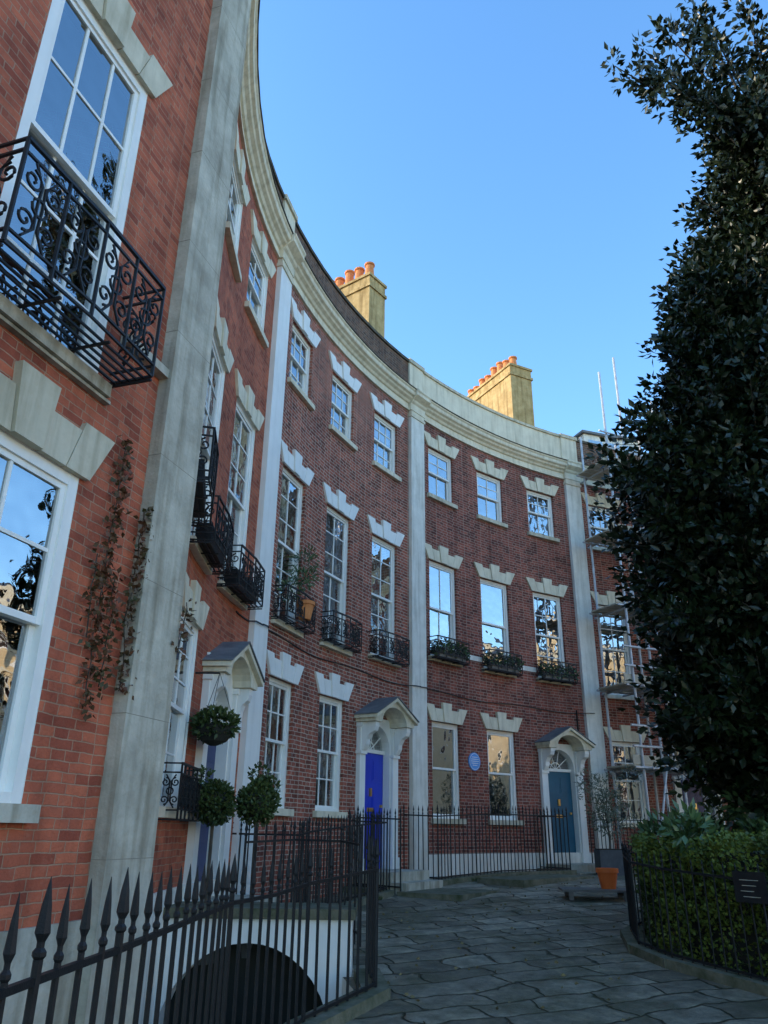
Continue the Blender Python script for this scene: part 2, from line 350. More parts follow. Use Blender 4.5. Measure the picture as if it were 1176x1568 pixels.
def door(md,mg,bay,xc,z0,dmat,smat='white',hood='stone',dz=0,dep=.45):
    zs=1.48+dz; r=.47
    b=lambda *a:md.box(bay,*a)
    b(xc-.47,xc+.47,-.19,-.13,z0,zs-.05,dmat)
    for cx in (-.22,.22):
        for za,zb in ((.12,.62),(.78,1.45),(1.58,2.0)):
            x0=xc+cx-.15; x1=xc+cx+.15; za+=z0; zb+=z0; zb=min(zb,zs-.13)
            if zb-za<.1: continue
            b(x0,x1,-.13,-.118,za,zb,dmat); b(x0+.035,x1-.035,-.118,-.11,za+.035,zb-.035,dmat)
    b(xc-.47,xc+.47,-.19,-.09,zs-.05,zs+.02,smat)
    b(xc-.11,xc+.11,-.12,-.105,z0+1.02,z0+1.09,'brass'); b(xc+.33,xc+.38,-.13,-.07,z0+1.1,z0+1.15,'brass')
    b(xc-.03,xc+.03,-.12,-.085,z0+1.3,z0+1.45,'brass')
    arc=[(xc+r*math.cos(t),zs+r*math.sin(t)) for t in np.linspace(0,math.pi,15)]
    mg.poly([bay.pt(x,-.155,z+.02) for x,z in arc],'glass')
    for t in np.linspace(0,math.pi,6)[1:-1]:
        md.tube([bay.pt(xc,-.145,zs),bay.pt(xc+r*math.cos(t),-.145,zs+r*math.sin(t))],.012,smat,4)
    md.tube([bay.pt(xc+.17*math.cos(t),-.145,zs+.17*math.sin(t)) for t in np.linspace(0,math.pi,9)],.014,smat,4)
    out=[(xc-.62,z0),(xc-.475,z0),(xc-.475,zs)]+[(xc-.475*math.cos(t),zs+.475*math.sin(t)) for t in np.linspace(0,math.pi,17)[1:-1]]+[(xc+.475,zs),(xc+.475,z0),(xc+.62,z0),(xc+.62,2.1),(xc-.62,2.1)]
    md.prism_xz(bay,out,-.2,.03,smat)
    for sx in (-1,1):
        x0,x1=sorted((xc+sx*.50,xc+sx*.70)); e=dz
        b(x0,x1,.0,.09,z0,1.86+e,smat); b(x0-.02,x1+.02,.0,.115,z0,z0+.2,smat); b(x0-.02,x1+.02,.0,.12,1.36+e,1.42+e,smat); b(x0-.02,x1+.02,.0,.12,1.86+e,1.94+e,smat)
        c0,c1=sorted((xc+sx*.53,xc+sx*.67)); k=(dep-.04)/.41
        md.prism_oz(bay,[(.09,1.43+e),(.14,1.43+e),(.18*k+.02,1.53+e),(.19*k+.02,1.62+e),(.27*k,1.72+e),(.38*k,1.78+e),(.41*k,1.86+e),(.41*k,1.945+e),(.09,1.945+e)],c0,c1,smat)
    Wd=.75; Z=1.95+dz
    out=[(xc-Wd,Z),(xc-.47,Z)]+[(xc-.47*math.cos(t),Z+.33*math.sin(t)) for t in np.linspace(0,math.pi,13)[1:-1]]+[(xc+.47,Z),(xc+Wd,Z),(xc+Wd,Z+.08),(xc,Z+.45),(xc-Wd,Z+.08)]
    md.prism_xz(bay,out,.0,dep,hood)
    out=[(xc-Wd-.05,Z+.06),(xc,Z+.453),(xc+Wd+.05,Z+.06),(xc+Wd+.05,Z+.12),(xc,Z+.52),(xc-Wd-.05,Z+.12)]
    md.prism_xz(bay,out,-.02,dep+.07,hood)
    out=[(xc-Wd-.07,Z+.123),(xc,Z+.523),(xc+Wd+.07,Z+.123),(xc+Wd+.07,Z+.14),(xc,Z+.545),(xc-Wd-.07,Z+.14)]
    md.prism_xz(bay,out,-.03,dep+.09,'lead')
def spiral(cx,cz,r,a0,turns,sgn,n=16):
    return [(cx+r*(1-.8*i/n)*math.cos(a0+sgn*turns*2*math.pi*i/n),cz+r*(1-.8*i/n)*math.sin(a0+sgn*turns*2*math.pi*i/n)) for i in range(n+1)]
def balcony(mi,bay,x0,x1,z0,z1,dep,r=.009,pw=.3,floor=True,bow=0):
    P=bay.pt
    def side(o0,o1,xx):
        for z in (z0,z0+.09,z1-.09,z1): mi.tube([P(xx,o0,z),P(xx,o1,z)],r,'iron',4)
    for z in (z0,z0+.1,z1-.1,z1): mi.tube([P(x0,dep,z),P((x0+x1)/2,dep+bow,z),P(x1,dep,z)],r*(1.5 if z==z1 else 1),'iron',4)
    side(0,dep,x0); side(0,dep,x1)
    n=max(2,round((x1-x0)/pw)); w=(x1-x0)/n; h=z1-z0-.2
    def motif(f,w):
        zc=(z0+z1)/2
        for sx in (-1,1):
            for sz in (-1,1):
                mi.tube([f(*q) for q in spiral(sx*w*.25,zc+sz*h*.25,min(w*.22,h*.22),math.pi/2*sz,1.4,sx*sz)],r*.85,'iron',4,cap=False)
                mi.tube([f(sx*w*.06,zc),f(sx*w*.04,zc+sz*h*.28),f(sx*w*.25,zc+sz*h*.47)],r*.85,'iron',4,cap=False)
        mi.tube([f(min(w,h)*.17*math.cos(t),zc+min(w,h)*.17*math.sin(t)) for t in np.linspace(0,2*math.pi,11)],r*.85,'iron',4,cap=False)
    for i in range(n+1):
        x=x0+w*i
        bo=dep+bow*(1-abs(2*i/n-1)); mi.tube([P(x,bo,z0),P(x,bo,z1)],r*1.2,'iron',4)
        if i<n:
            xc=x+w/2; bc=dep+bow*(1-abs(2*(i+.5)/n-1)); motif(lambda a,z:P(xc+a,bc,z),w)
    for xx in (x0,x1): motif(lambda a,z:P(xx,dep/2+a,z),dep)
    if floor:
        m=int(dep/.055)
        for j in range(m): mi.tube([P(x0,dep*j/m,z0-.01),P(x1,dep*j/m,z0-.01)],r*.9,'iron',4)
        for q in np.linspace(x0,x1,4): mi.tube([P(q,0,z0-.03),P(q,dep,z0-.03)],r,'iron',4)
TUFT=[]
def railing(name,pts,height=1.15,sp=.125,r=.011,spear=.2,kerb=True,zoff=0):
    mb=MB(); ps=[Vector((p[0],p[1])) for p in pts]
    seg=[]
    for a,b in zip(ps,ps[1:]):
        n=max(1,round((b-a).length/sp))
        for i in range(n): seg.append((a.lerp(b,i/n),(b-a).normalized(),i==0))
    seg.append((ps[-1],(ps[-1]-ps[-2]).normalized(),True))
    zt=lambda p:gz(p.y)+zoff
    for p,d,post in seg:
        z=zt(p); rr=r*1.35 if post else r
        hh=height+(0.03 if post else random.uniform(-.008,.008))
        j=Vector((random.uniform(-.008,.008),random.uniform(-.008,.008)))
        mb.tube([(p.x,p.y,z),(p.x+j.x,p.y+j.y,z+hh)],rr,'iron',6)
        q=p+j
        mb.lathe((q.x,q.y,z+hh),[(rr*.9,0),(rr*1.4,.010),(rr*1.4,.022),(rr*.8,.034),(rr*.8,.05),(rr*1.55,.075),(rr*1.0,spear*.65),(.001,spear)],'iron',6)
    for a,b in zip(ps,ps[1:]):
        for hh in (height-.03,.12):
            n=max(1,int((b-a).length/.5))
            mb.tube([(a.lerp(b,i/n).x,a.lerp(b,i/n).y,zt(a.lerp(b,i/n))+hh) for i in range(n+1)],.017,'iron',4)
    ob=mb.build(name)
    if kerb:
        mk=MB()
        for a,b in zip(ps,ps[1:]):
            d=(b-a).normalized(); n=Vector((-d.y,d.x))*.13; p=a-d*.05; q=b+d*.05
            for _ in range(int((b-a).length*2.2)):
                if random.random()<.45:
                    t=a.lerp(b,random.random()); TUFT.append((t.x+n.x*-1.1,t.y+n.y*-1.1,gz(t.y)+.03)); 
            za=zt(p)+.09; zb=zt(q)+.09; lo=-.4
            c=[(p+n,za),(p-n,za),(q-n,zb),(q+n,zb)]
            top=[(v.x,v.y,z) for v,z in c]; bot=[(v.x,v.y,z+lo) for v,z in c]
            mk.poly(top[::-1],'moss')
            for i in range(4): mk.poly([bot[i],bot[(i+1)%4],top[(i+1)%4],top[i]],'moss')
        mk.build('stone_kerb',ob)
    return ob

# leaves ---------------------------------------------------------------
def leaves(name,P,Dr,L,Wd,mat,parent=None):
    n=len(P); Dr=Dr/np.linalg.norm(Dr,axis=1,keepdims=True)
    rnd=rng.normal(size=(n,3)); S=np.cross(Dr,rnd); S/=np.linalg.norm(S,axis=1,keepdims=True); U=np.cross(Dr,S)
    L=(L*rng.uniform(.7,1.25,(n,1))); W=Wd*rng.uniform(.8,1.2,(n,1))
    v=np.stack([P,P+Dr*L*.42+S*W+U*L*.10,P+Dr*L,P+Dr*L*.42-S*W+U*L*.10],1).reshape(-1,3)
    me=bpy.data.meshes.new(name); me.vertices.add(4*n); me.vertices.foreach_set('co',v.ravel())
    me.loops.add(6*n); me.polygons.add(2*n)
    b=np.arange(n)[:,None]*4
    idx=np.concatenate([b,b+1,b+2,b,b+2,b+3],1).ravel()
    me.loops.foreach_set('vertex_index',idx.astype(np.int32)); me.polygons.foreach_set('loop_start',(np.arange(2*n)*3).astype(np.int32))
    me.materials.append(M[mat]); me.update(calc_edges=True)
    o=bpy.data.objects.new(name,me); COL.objects.link(o)
    if parent: o.parent=parent
    return o
def clump(c,rad,n,flat=1.0):
    u=rng.normal(size=(n,3)); u/=np.linalg.norm(u,axis=1,keepdims=True)
    r=rng.uniform(.45,1,(n,1))**.6
    p=np.array(c)+u*r*np.array([rad,rad,rad*flat]); d=u+rng.normal(size=(n,3))*.6+np.array([0,0,.15])
    return p,d

# ------------------------------------------------------------------ houses
def shell(mw,bay,x0,x1,z0,ztop,ridge,mat):
    n=8; P=bay.pt
    for i in range(n):
        a=x0+(x1-x0)*i/n; b=x0+(x1-x0)*(i+1)/n
        mw.poly([P(a,-2.6,z0),P(b,-2.6,z0),P(b,-2.6,ztop),P(a,-2.6,ztop)],'room')
        mw.poly([P(b,-9,z0),P(a,-9,z0),P(a,-9,ztop),P(b,-9,ztop)],mat,[(b,z0),(a,z0),(a,ztop),(b,ztop)])
        for zf in (2.75,6.55,9.7,-.9):
            mw.poly([P(a,-.22,zf),P(b,-.22,zf),P(b,-2.6,zf),P(a,-2.6,zf)],'room')
        mw.poly([P(a,-.31,10.5),P(b,-.31,10.5),P(b,-.9,10.55),P(a,-.9,10.55)],'lead')
        mw.poly([P(a,-.9,10.55),P(b,-.9,10.55),P(b,-4.7,ridge),P(a,-4.7,ridge)],'slate')
        mw.poly([P(a,-4.7,ridge),P(b,-4.7,ridge),P(b,-9,10.5),P(a,-9,10.5)],'slate')
    for x in (x0,x1):
        mw.poly([P(x,-.2,z0),P(x,-9,z0),P(x,-9,10.5),P(x,-4.7,ridge),P(x,-.9,10.55),P(x,-.2,10.5)],mat,[(0,z0),(9,z0),(9,10.5),(4.7,ridge),(.9,10.5),(.2,10.5)])
PT=11.30
def crown(ms,bay,x0,x1,cmat,pmat,copmat):
    n=max(1,int((x1-x0)/.5))
    ms.prism_oz(bay,[(-.02,9.80),(.05,9.80),(.05,9.85),(.03,9.86),(.03,9.98),(.07,10.0),(.10,10.05),(.16,10.09),(.18,10.13),(.23,10.16),(.24,10.19),(.24,10.25),(.27,10.28),(.27,10.31),(-.02,10.36)],x0,x1,cmat,n,False)
    ms.box(bay,x0,x1,-.1,.29,10.312,10.335,'coping')
    ms.box(bay,x0,x1,-.3,.02,10.34,PT-.08,pmat)
    ms.box(bay,x0,x1,-.34,.06,PT-.08,PT,copmat)
def pilaster(ms,bay,x0,x1,z0,mat,pr=.10,top=True,base=True,cap='stoneC'):
    ms.box(bay,x0,x1,-.06,pr,z0,9.62,mat)
    if base: ms.box(bay,x0-.03,x1+.03,-.06,pr+.04,z0-.02,z0+.45,mat)
    ms.box(bay,x0-.025,x1+.025,-.06,pr+.025,9.62,9.69,cap); ms.box(bay,x0,x1,-.06,pr+.005,9.69,9.80,cap)
    if top:
        ms.prism_oz(bay,[(-.02,9.801),(.12,9.801),(.12,9.99),(.16,10.03),(.18,10.08),(.24,10.12),(.31,10.17),(.31,10.25),(.34,10.29),(.34,10.33),(-.02,10.38)],x0-.03,x1+.03,cap)
        ms.box(bay,x0-.02,x1+.02,-.33,.07,10.34,PT-.09,cap); ms.box(bay,x0-.05,x1+.05,-.37,.11,PT-.09,PT+.02,'stone')
def house(name,bay,x0,x1,zb,wins,doors,bm,lm,rev,cm,pm,cop,ridge=12.1,sillm=None,plinth=None):
    H=empty(name); mw=MB();mf=MB();mg=MB();ms=MB();md=MB()
    ops=[(w['x']-w['w']/2,w['x']+w['w']/2,w['z0'],w['z1']) for w in wins]+[(d['x']-.62,d['x']+.62,d['z0'],2.08) for d in doors]
    wall(mw,bay,x0,x1,zb,10.36,ops,bm,rev)
    shell(mw,bay,x0,x1,zb,10.5,ridge,bm)
    for w in wins:
        window(mf,mg,bay,w['x'],w['w'],w['z0'],w['z1'],w.get('c',2),w.get('ru',2),w.get('rl',2),off=w.get('off',0),f=w.get('f',.07),cur=w.get('cur'),bar=w.get('bar',.022))
        lintel(ms,bay,w['x'],w['w'],w['z1']+.002,w.get('lm',lm),w.get('lh',.35),w.get('fl',.2)); sill(ms,bay,w['x'],w['w'],w['z0'],sillm or lm)
    for d in doors:
        door(md,mg,bay,d['x'],d['z0'],d['m'],d.get('s','white'),d.get('hood','stoneC'),d.get('dz',0),d.get('dep',.45))
        for k in range(4):
            zt=d['z0']-.003-.16*k
            ms.box(bay,d['x']-.72,d['x']+.72,(-.28 if k==0 else .5+.3*k),.8+.3*k,zb-.2,zt,'stoneG')
    crown(ms,bay,x0,x1,cm,pm,cop)
    if plinth: ms.box(bay,x0,x1,-.05,.03,zb,plinth[0],plinth[1])
    mw.build('walls',H); mf.build('window_frames',H); mg.build('window_glazing',H)
    if doors: md.build('front_door_and_hood',H)
    return H,ms
def W(x,w,z0,z1,**k): return dict(x=x,w=w,z0=z0,z1=z1,**k)
# wing -------------------------------------------------------------
Lw=bW.L
wins=[]
for i in range(5):
    xr=Lw-1.13-i*2.3; xc=xr-.575
    wins+= [W(xc,1.15,.12,2.27,c=2,ru=2,rl=1,off=.055,f=.085,bar=.026,cur=.9,lh=.40,fl=.2),W(xc,1.15,3.06,6.05,c=3,ru=2,rl=3,off=.055,f=.085,bar=.026,cur=.9,lh=.40,fl=.2),W(xc,1.05,7.5,9.15,c=3,off=.03)]
H,ms=house('brick_house',bW,0,Lw,-4,wins,[],'brickW','stone','white','stone','brickP','coping',plinth=(-.55,'stoneG'),sillm='stoneG')
pilaster(ms,bW,Lw-.40,Lw+.15,-4.0,'stoneG',.12,base=False)
ms.box(bW,0,Lw-1.0,.0,.05,2.93,2.955,'stoneG'); ms.box(bW,Lw-.95,Lw-.4,.0,.09,3.52,3.6,'stoneG')
for z in (-.2,.75,1.75,2.8,4.0,5.0,6.1,7.1,8.2): ms.box(bW,Lw-.402,Lw+.152,.0,.1203,z,z+.005,'joint')
ms.build('stonework',H)
mi=MB()
for i in range(4):
    x1=Lw-1.0-i*2.3; balcony(mi,bW,x1-1.5,x1,3.12,3.92,.38,r=.0125,pw=.36,bow=.03)
mi.build('balconies',H)
st=MB(); lp=[];ld=[]
def vine(x,z0,z1,n,o=.03,sp=.1):
    x_=x; pts=[]
    for z in np.arange(z0,z1,.06):
        x_+=random.uniform(-.02,.02); pts.append(bW.pt(x_,o,z))
        for k in range(n):
            q=np.array(bW.pt(x_+random.gauss(0,sp*.5),o+random.uniform(0,.05),z+random.uniform(-.05,.05))); lp.append(q); ld.append(rng.normal(size=3)+np.array([.3,-.1,-.3]))
    st.tube(pts,.005,'bark',4)
vine(Lw-.74,.75,2.75,10,sp=.09); vine(Lw-.62,.9,1.7,6,sp=.09); vine(Lw-.43,.9,2.3,11,o=.06,sp=.08); vine(Lw+.13,1.3,1.75,5,o=.13,sp=.08); vine(Lw-.84,1.2,1.8,8,sp=.12)
v=empty('climbing_vine'); st.build('stems',v); leaves('leaves',np.array(lp),np.array(ld),.05,.018,'vine',v)

# AB -----------------------------------------------------------------
L=bAB.L; X=[L*.2,L*.5,L*.8]
wins=[]
for i in range(3):
    if i<2: wins.append(W(X[i],1.0,.2,2.27,c=2,ru=3,rl=2,off=.04))
    wins.append(W(X[i],1.0,3.1,6.0,c=2,ru=3,rl=3,off=.04)); wins.append(W(X[i],1.0,7.72,9.08,c=2,off=.03))
H,ms=house('brick_house',bAB,0,L,-4,wins,[dict(x=X[2]-.1,z0=-.78,m='navy',dz=-.12,dep=.30)],'brickW','stoneC','white','stoneC','brickP','coping',plinth=(-.6,'whitew'))
ms.build('stonework',H)
mi=MB()
for i in range(3): balcony(mi,bAB,X[i]-.6,X[i]+.6,3.05,3.6,.3,r=.011,pw=.3,bow=.05)
balcony(mi,bAB,X[1]-.55,X[1]+.55,.08,.62,.2,r=.011,pw=.22,floor=False)
for i in range(3): mi.box(bAB,X[i]-.5,X[i]+.5,.06,.24,3.07,3.3,'iron')
mi.build('balconies',H)
# BC -----------------------------------------------------------------
L=bBC.L; X=[L*.185,L*.495,L*.80]; XB=X
wins=[]
for i in range(3):
    if i<2: wins.append(W(X[i],.95,.3,2.28,c=3,ru=2,rl=2,cur=[.5,.2][i]))
    wins.append(W(X[i],1.0,[3.2,3.25,3.35][i],6.02,c=2,ru=3,rl=3,cur=[.9,.2,.9][i])); wins.append(W(X[i],.98,7.76,9.12,c=3,ru=2,rl=2))
H,ms=house('brick_house',bBC,0,L,-2.2,wins,[dict(x=L*.76,z0=-.68,m='blue')],'brickB','white','brickB','stoneC','brickP','coping',sillm='stoneC')
pilaster(ms,bBC,-.27,.27,-2,'white',.1)
ms.build('stonework',H)
mi=MB()
for i in range(3): balcony(mi,bBC,X[i]-.58,X[i]+.58,3.2+.05*i,3.72+.05*i,.28,r=.012,pw=.28,bow=.06)
mi.build('balconies',H)
# CD -----------------------------------------------------------------
L=bCD.L; X=[L*.17,L*.485,L*.80]; XC=X
wins=[]
for i in range(3):
    if i<2: wins.append(W(X[i],1.0,.25,2.28,c=1,ru=1,rl=1,cur=[.9,.5][i]))
    wins.append(W(X[i],1.05,3.72,6.08,c=[2,1,2][i],ru=[1,1,2][i],rl=[1,1,2][i],cur=.9)); wins.append(W(X[i],1.0,7.8,9.15,c=2,ru=2,rl=1))
H,ms=house('brick_house',bCD,0,L,-1.6,wins,[dict(x=L*.80,z0=-.68,m='teal')],'brickC','stoneC','brickC','stoneC','stoneC','stone',sillm='stone',plinth=(-.45,'whitew'),ridge=12.3)
pilaster(ms,bCD,-.27,.27,-1.6,'whitew',.1)
for a,b in ((X[0]+.6,X[1]-.6),(X[1]+.6,X[2]-.6)): ms.box(bCD,a,b,-.02,.025,3.86,3.98,'whitew')
ms.build('stonework',H)
mi=MB()
for i in range(3): balcony(mi,bCD,X[i]-.6,X[i]+.6,3.68,4.15,.28,r=.012,pw=.28,bow=.04)
mi.build('balconies',H)
mp=MB(); xp=(XC[0]+XC[1])/2-.02; k=24
ring=lambda r:[(xp+r*math.cos(t),1.5+r*math.sin(t)) for t in np.linspace(0,2*math.pi,k+1)[:-1]]
mp.prism_xz(bCD,ring(.2),0,.035,'plaque'); mp.prism_xz(bCD,ring(.18),.03,.038,'white'); mp.prism_xz(bCD,ring(.17),.03,.041,'plaque')
for j,wd in enumerate((.10,.13,.14,.12,.08)): mp.box(bCD,xp-wd,xp+wd,.04,.044,1.59-j*.045,1.602-j*.045,'white')
mp.build('blue_plaque')
# DE / EF --------------------------------------------------------------
for nm,bay,rg in (('brick_house',bDE,13.5),('brick_house',bEF,12.3)):
    L=bay.L; X=[L*.17,L*.5,L*.81]; wins=[]
    for i in range(3):
        if i!=1: wins.append(W(X[i],1.0,.25,2.28,c=2))
        wins.append(W(X[i],1.0,3.5,6.05,c=2,ru=2,rl=2)); wins.append(W(X[i],1.0,7.8,9.15,c=2,ru=2,rl=1))
    H,ms=house(nm,bay,0,L,-1.6,wins,[dict(x=X[1],z0=-.68,m='navy')],'brickC','stoneC','brickC','stoneC','brickP','coping',ridge=rg)
    pilaster(ms,bay,-.27,.27,-1.6,'whitew',.1)
    if bay is bDE: pilaster(ms,bay,L-.27,L+.27,-1.6,'whitew',.1)
    ms.build('stonework',H)
md=MB()
md.box(bDE,1.6,3.6,-3.2,-1.2,10.7,12.4,'whitew'); md.box(bDE,1.5,3.7,-3.4,-1.1,12.4,12.48,'lead')
for x in (1.75,2.35,2.95): md.box(bDE,x,x+.5,-1.21,-1.19,11.4,12.2,'glass')
md.build('roof_dormer')
mh=MB(); P=bCD.pt
q=[P(.6,-2.2,11.0),P(2.6,-2.2,11.0),P(2.6,-4.6,11.0),P(.6,-4.6,11.0)]; t=[P(1.3,-3.4,13.6),P(1.8,-3.4,13.6)]
mh.poly([q[0],q[1],t[1],t[0]],'slate'); mh.poly([q[1],q[2],t[1]],'slate'); mh.poly([q[2],q[3],t[0],t[1]],'slate'); mh.poly([q[3],q[0],t[0]],'slate')
mh.build('slate_hip_roof')
def chimney(bay,x,o0,o1,w,zt,npots,name='chimney_stack'):
    mc=MB(); mc.box(bay,x-w/2,x+w/2,o1,o0,9.5,zt-.45,'chim')
    mc.box(bay,x-w/2-.04,x+w/2+.04,o1-.04,o0+.04,zt-.45,zt-.36,'chim'); mc.box(bay,x-w/2,x+w/2,o1,o0,zt-.36,zt-.08,'chim')
    mc.box(bay,x-w/2-.04,x+w/2+.04,o1-.04,o0+.04,zt-.08,zt,'chim')
    for i in range(npots):
        o=o0-.2-(o0-o1-.4)*i/(npots-1); p=bay.pt(x-w*.16,o,zt)
        h=.42+random.choice([0,.06,.12,.2])
        mc.lathe((p.x,p.y,p.z),[(.15,0),(.16,.03),(.14,.08),(.115,h-.07),(.15,h-.05),(.15,h),(.10,h),(.09,h-.1)],'pot',12)
    mc.build(name)
chimney(bCD,-.35,-1.0,-3.6,.66,14.35,7)
chimney(bDE,-.1,-1.9,-4.9,.78,14.95,8)
mc=MB()
for bay,xa,xb in ((bAB,4.9,bAB.L),(bBC,0,bBC.L),(bCD,0,bCD.L)):
    mc.tube([bay.pt(x,.13 if (x<.3 or x>bay.L-.3) else .02,2.93+.03*math.sin(x*2.1)) for x in np.linspace(xa,xb,30)],.012,'iron',4)
mc.tube([bCD.pt(5.75,.03,z) for z in np.linspace(2.3,3.0,4)],.02,'iron',5); mc.box(bCD,5.65,5.85,0,.12,2.15,2.4,'iron')
mc.build('facade_cable')

# ------------------------------------------------------------------ ground with basement area cut out
RL=[(-2.4,-9),(-1.5,-1),(-1.3,1.5),(-1.22,2.8),(-1.17,3.5),(-1.10,5.66),(-.72,7.1),(-.16,8.2),(-.55,9.7)]
def rx(y): return float(np.interp(y,[p[1] for p in RL],[p[0] for p in RL]))
def wx(y):
    if y<=6: return A[0]-(6-y)*dw.x/dw.y
    return float(np.interp(y,[6,7.3,8.8,9.8,11],[-1.82,-2.12,-2.3,-2.29,-2.1]))
mg=MB(); ys=[-300,-60,-9.01,-9]+list(np.arange(-8,9.6,.5))+[9.7,9.71]+list(np.arange(10,19,.5))+[20,25,40,80,300,900]
for a,b in zip(ys,ys[1:]):
    inpit=(a>=-9 and b<=9.7)
    if inpit:
        xa0,xb0,xa1,xb1=wx(a)-.3,wx(b)-.3,rx(a),rx(b)
        mg.poly([(-700,a,gz(a)),(xa0,a,gz(a)),(xb0,b,gz(b)),(-700,b,gz(b))],'paving')
        prev=(xa1,xb1)
        for x in (8,20,700):
            mg.poly([(prev[0],a,gz(a)),(x,a,gz(a)),(x,b,gz(b)),(prev[1],b,gz(b))],'paving'); prev=(x,x)
        mg.poly([(xa1,a,gz(a)),(xb1,b,gz(b)),(xb1,b,-4),(xa1,a,-4)],'whitew')
        mg.poly([(xa0,a,-3.99),(xa1,a,-3.99),(xb1,b,-3.99),(xb0,b,-3.99)],'stoneG')
    else:
        mg.poly([(-700,a,gz(a)),(700,a,gz(a)),(700,b,gz(b)),(-700,b,gz(b))],'paving')
mg.build('paved_path')
mv=MB(); bv=Bay((-2.7,9.0),(-.25,9.0),0)
cxv=1.35; rv=.88
arch=[(cxv+rv,-4),(cxv+rv,-2.0)]+[(cxv+rv*math.cos(t),-2.0+.92*math.sin(t)) for t in np.linspace(0,math.pi,19)[1:-1]]+[(cxv-rv,-2.0),(cxv-rv,-4)]
mv.prism_xz(bv,[(0,-4),(0,-.86),(2.42,-.86),(2.42,-4)]+arch,-.35,0,'white')
mv.box(bv,-.05,2.45,-.72,.05,-.858,-.76,'moss')
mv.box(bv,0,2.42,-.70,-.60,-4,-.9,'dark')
mv.build('basement_vault')
mv=MB(); bm_=Bay((-2.6,5.6),(-1.2,5.6),0)
mv.box(bm_,0,1.4,-.28,0,-2.25,-1.95,'moss'); mv.build('basement_beam')

railing('iron_railing',[(p[0]+.13,p[1]) for p in RL[1:8]]+[(-.12,8.9)],1.10,.165,.0125,.24)
railing('iron_railing',[(-.2,9.1),(-.45,9.6),(-1.0,9.75),(-1.5,9.3)],1.0,.13,.010,.16,kerb=False,zoff=.25)
P=lambda b,x,o:tuple(b.pt(x,o,0))[:2]
Lb=bBC.L;Lc=bCD.L
railing('iron_railing',[P(bAB,5.5,.0),P(bAB,5.55,.95)]+[P(bBC,x,.85) for x in (.5,1.3,2.2,3.1,3.7)]+[P(bBC,3.75,.05)],1.2,.12,.010,.16)
railing('iron_railing',[P(bBC,5.6,.1),P(bBC,5.6,.9),P(bBC,Lb-.1,.9)]+[P(bCD,x,1.0) for x in (.7,1.6,2.5,3.4,4.1)]+[P(bCD,4.12,.05)],1.25,.12,.010,.16)
railing('iron_railing',[P(bCD,5.8,.1),P(bCD,5.8,1.0),P(bDE,.4,1.0),P(bDE,1.2,1.0),P(bDE,2.3,1.0)],1.2,.12,.010,.16)
railing('iron_railing',[P(bBC,3.95,.1),P(bBC,3.95,1.0)],1.25,.12,.010,.16,kerb=False)
ms=MB(); ms.box(bBC,3.8,5.6,1.0,2.2,-1.5,-.97,'moss'); ms.box(bCD,.3,3.2,1.25,2.3,-1.3,-.83,'moss'); ms.build('stone_step')

# ------------------------------------------------------------------ plants at the houses
def pl(name,cs,size,wd,mat):
    e=empty(name); ps=[];ds=[]
    for c,r,n,fl in cs:
        p,d=clump(c,r,n,fl); ps.append(p); ds.append(d)
    leaves('foliage',np.concatenate(ps),np.concatenate(ds),size,wd,mat,e)
    return e
for i in range(3):
    cs=[]
    for x in np.linspace(XC[i]-.5,XC[i]+.5,7):
        c=bCD.pt(x,.22,3.88+random.uniform(-.05,.1)); cs.append((tuple(c),random.uniform(.1,.17),60,1.1))
    e=pl('window_box_plants',cs,.09,.02,'laurel'); mb=MB(); mb.box(bCD,XC[i]-.5,XC[i]+.5,.1,.26,3.7,3.86,'wood'); mb.build('window_box',e)
cs=[(tuple(bBC.pt(XB[0]+x,.15,z)),r,n,1) for x,z,r,n in ((.25,4.3,.25,90),(.4,4.5,.2,60),(-.2,3.75,.18,70),(.1,4.0,.2,60),(.5,4.15,.15,40))]
e=pl('balcony_plant',cs,.12,.014,'laurel'); mb=MB(); p=bBC.pt(XB[0]+.12,.30,3.3)
mb.lathe((p.x,p.y,p.z),[(.10,0),(.15,.25),(.17,.25),(.17,.31),(.13,.31)],'pot'); mb.build('terracotta_pot',e)
for (x,y) in ((-1.93,9.55),(-1.46,9.75)):
    cs=[((x,y,.28),.24,1500,1)]+[((x+random.gauss(0,.13),y+random.gauss(0,.13),.28+random.gauss(0,.13)),.12,120,1) for _ in range(8)]
    e=pl('topiary_ball_tree',cs,.05,.018,'hedgeD'); mb=MB()
    mb.tube([(x,y,gz(y)+.3),(x,y,.3)],.02,'bark',6); mb.lathe((x,y,gz(y)),[(.15,0),(.2,.38),(.22,.38),(.22,.42),(.16,.42)],'planter'); mb.lathe((x,y,.12),[(.03,0),(.14,.05),(.18,.16),(.14,.27),(.03,.32)],'dark')
    mb.build('trunk_and_pot',e)
p=bAB.pt(3.45,.30,1.12); e=pl('hanging_basket',[((p.x,p.y,p.z+.02),.26,900,.7)],.07,.022,'hedgeD'); mb=MB()
mb.lathe((p.x,p.y,p.z-.22),[(.04,0),(.15,.05),(.22,.14),(.24,.22),(.2,.22)],'dark')
w=bAB.pt(3.45,0,1.75); a=bAB.pt(3.45,.30,1.75); mb.tube([w,a],.012,'iron',5)
for t in range(3): mb.tube([(a.x,a.y,a.z),(p.x+.24*math.cos(t*2.1),p.y+.24*math.sin(t*2.1),p.z)],.004,'iron',4)
mb.build('bowl_and_bracket',e)
ox,oy=5.25,19.2; e=pl('olive_tree',[((ox+random.gauss(0,.2),oy+random.gauss(0,.2),random.uniform(.1,1.35)),.24,90,1.1) for _ in range(16)],.10,.014,'olive')
mb=MB(); mb.tube([(ox,oy,-.6),(ox+.03,oy,-.1),(ox-.02,oy,.5)],.03,'bark',6,.018)
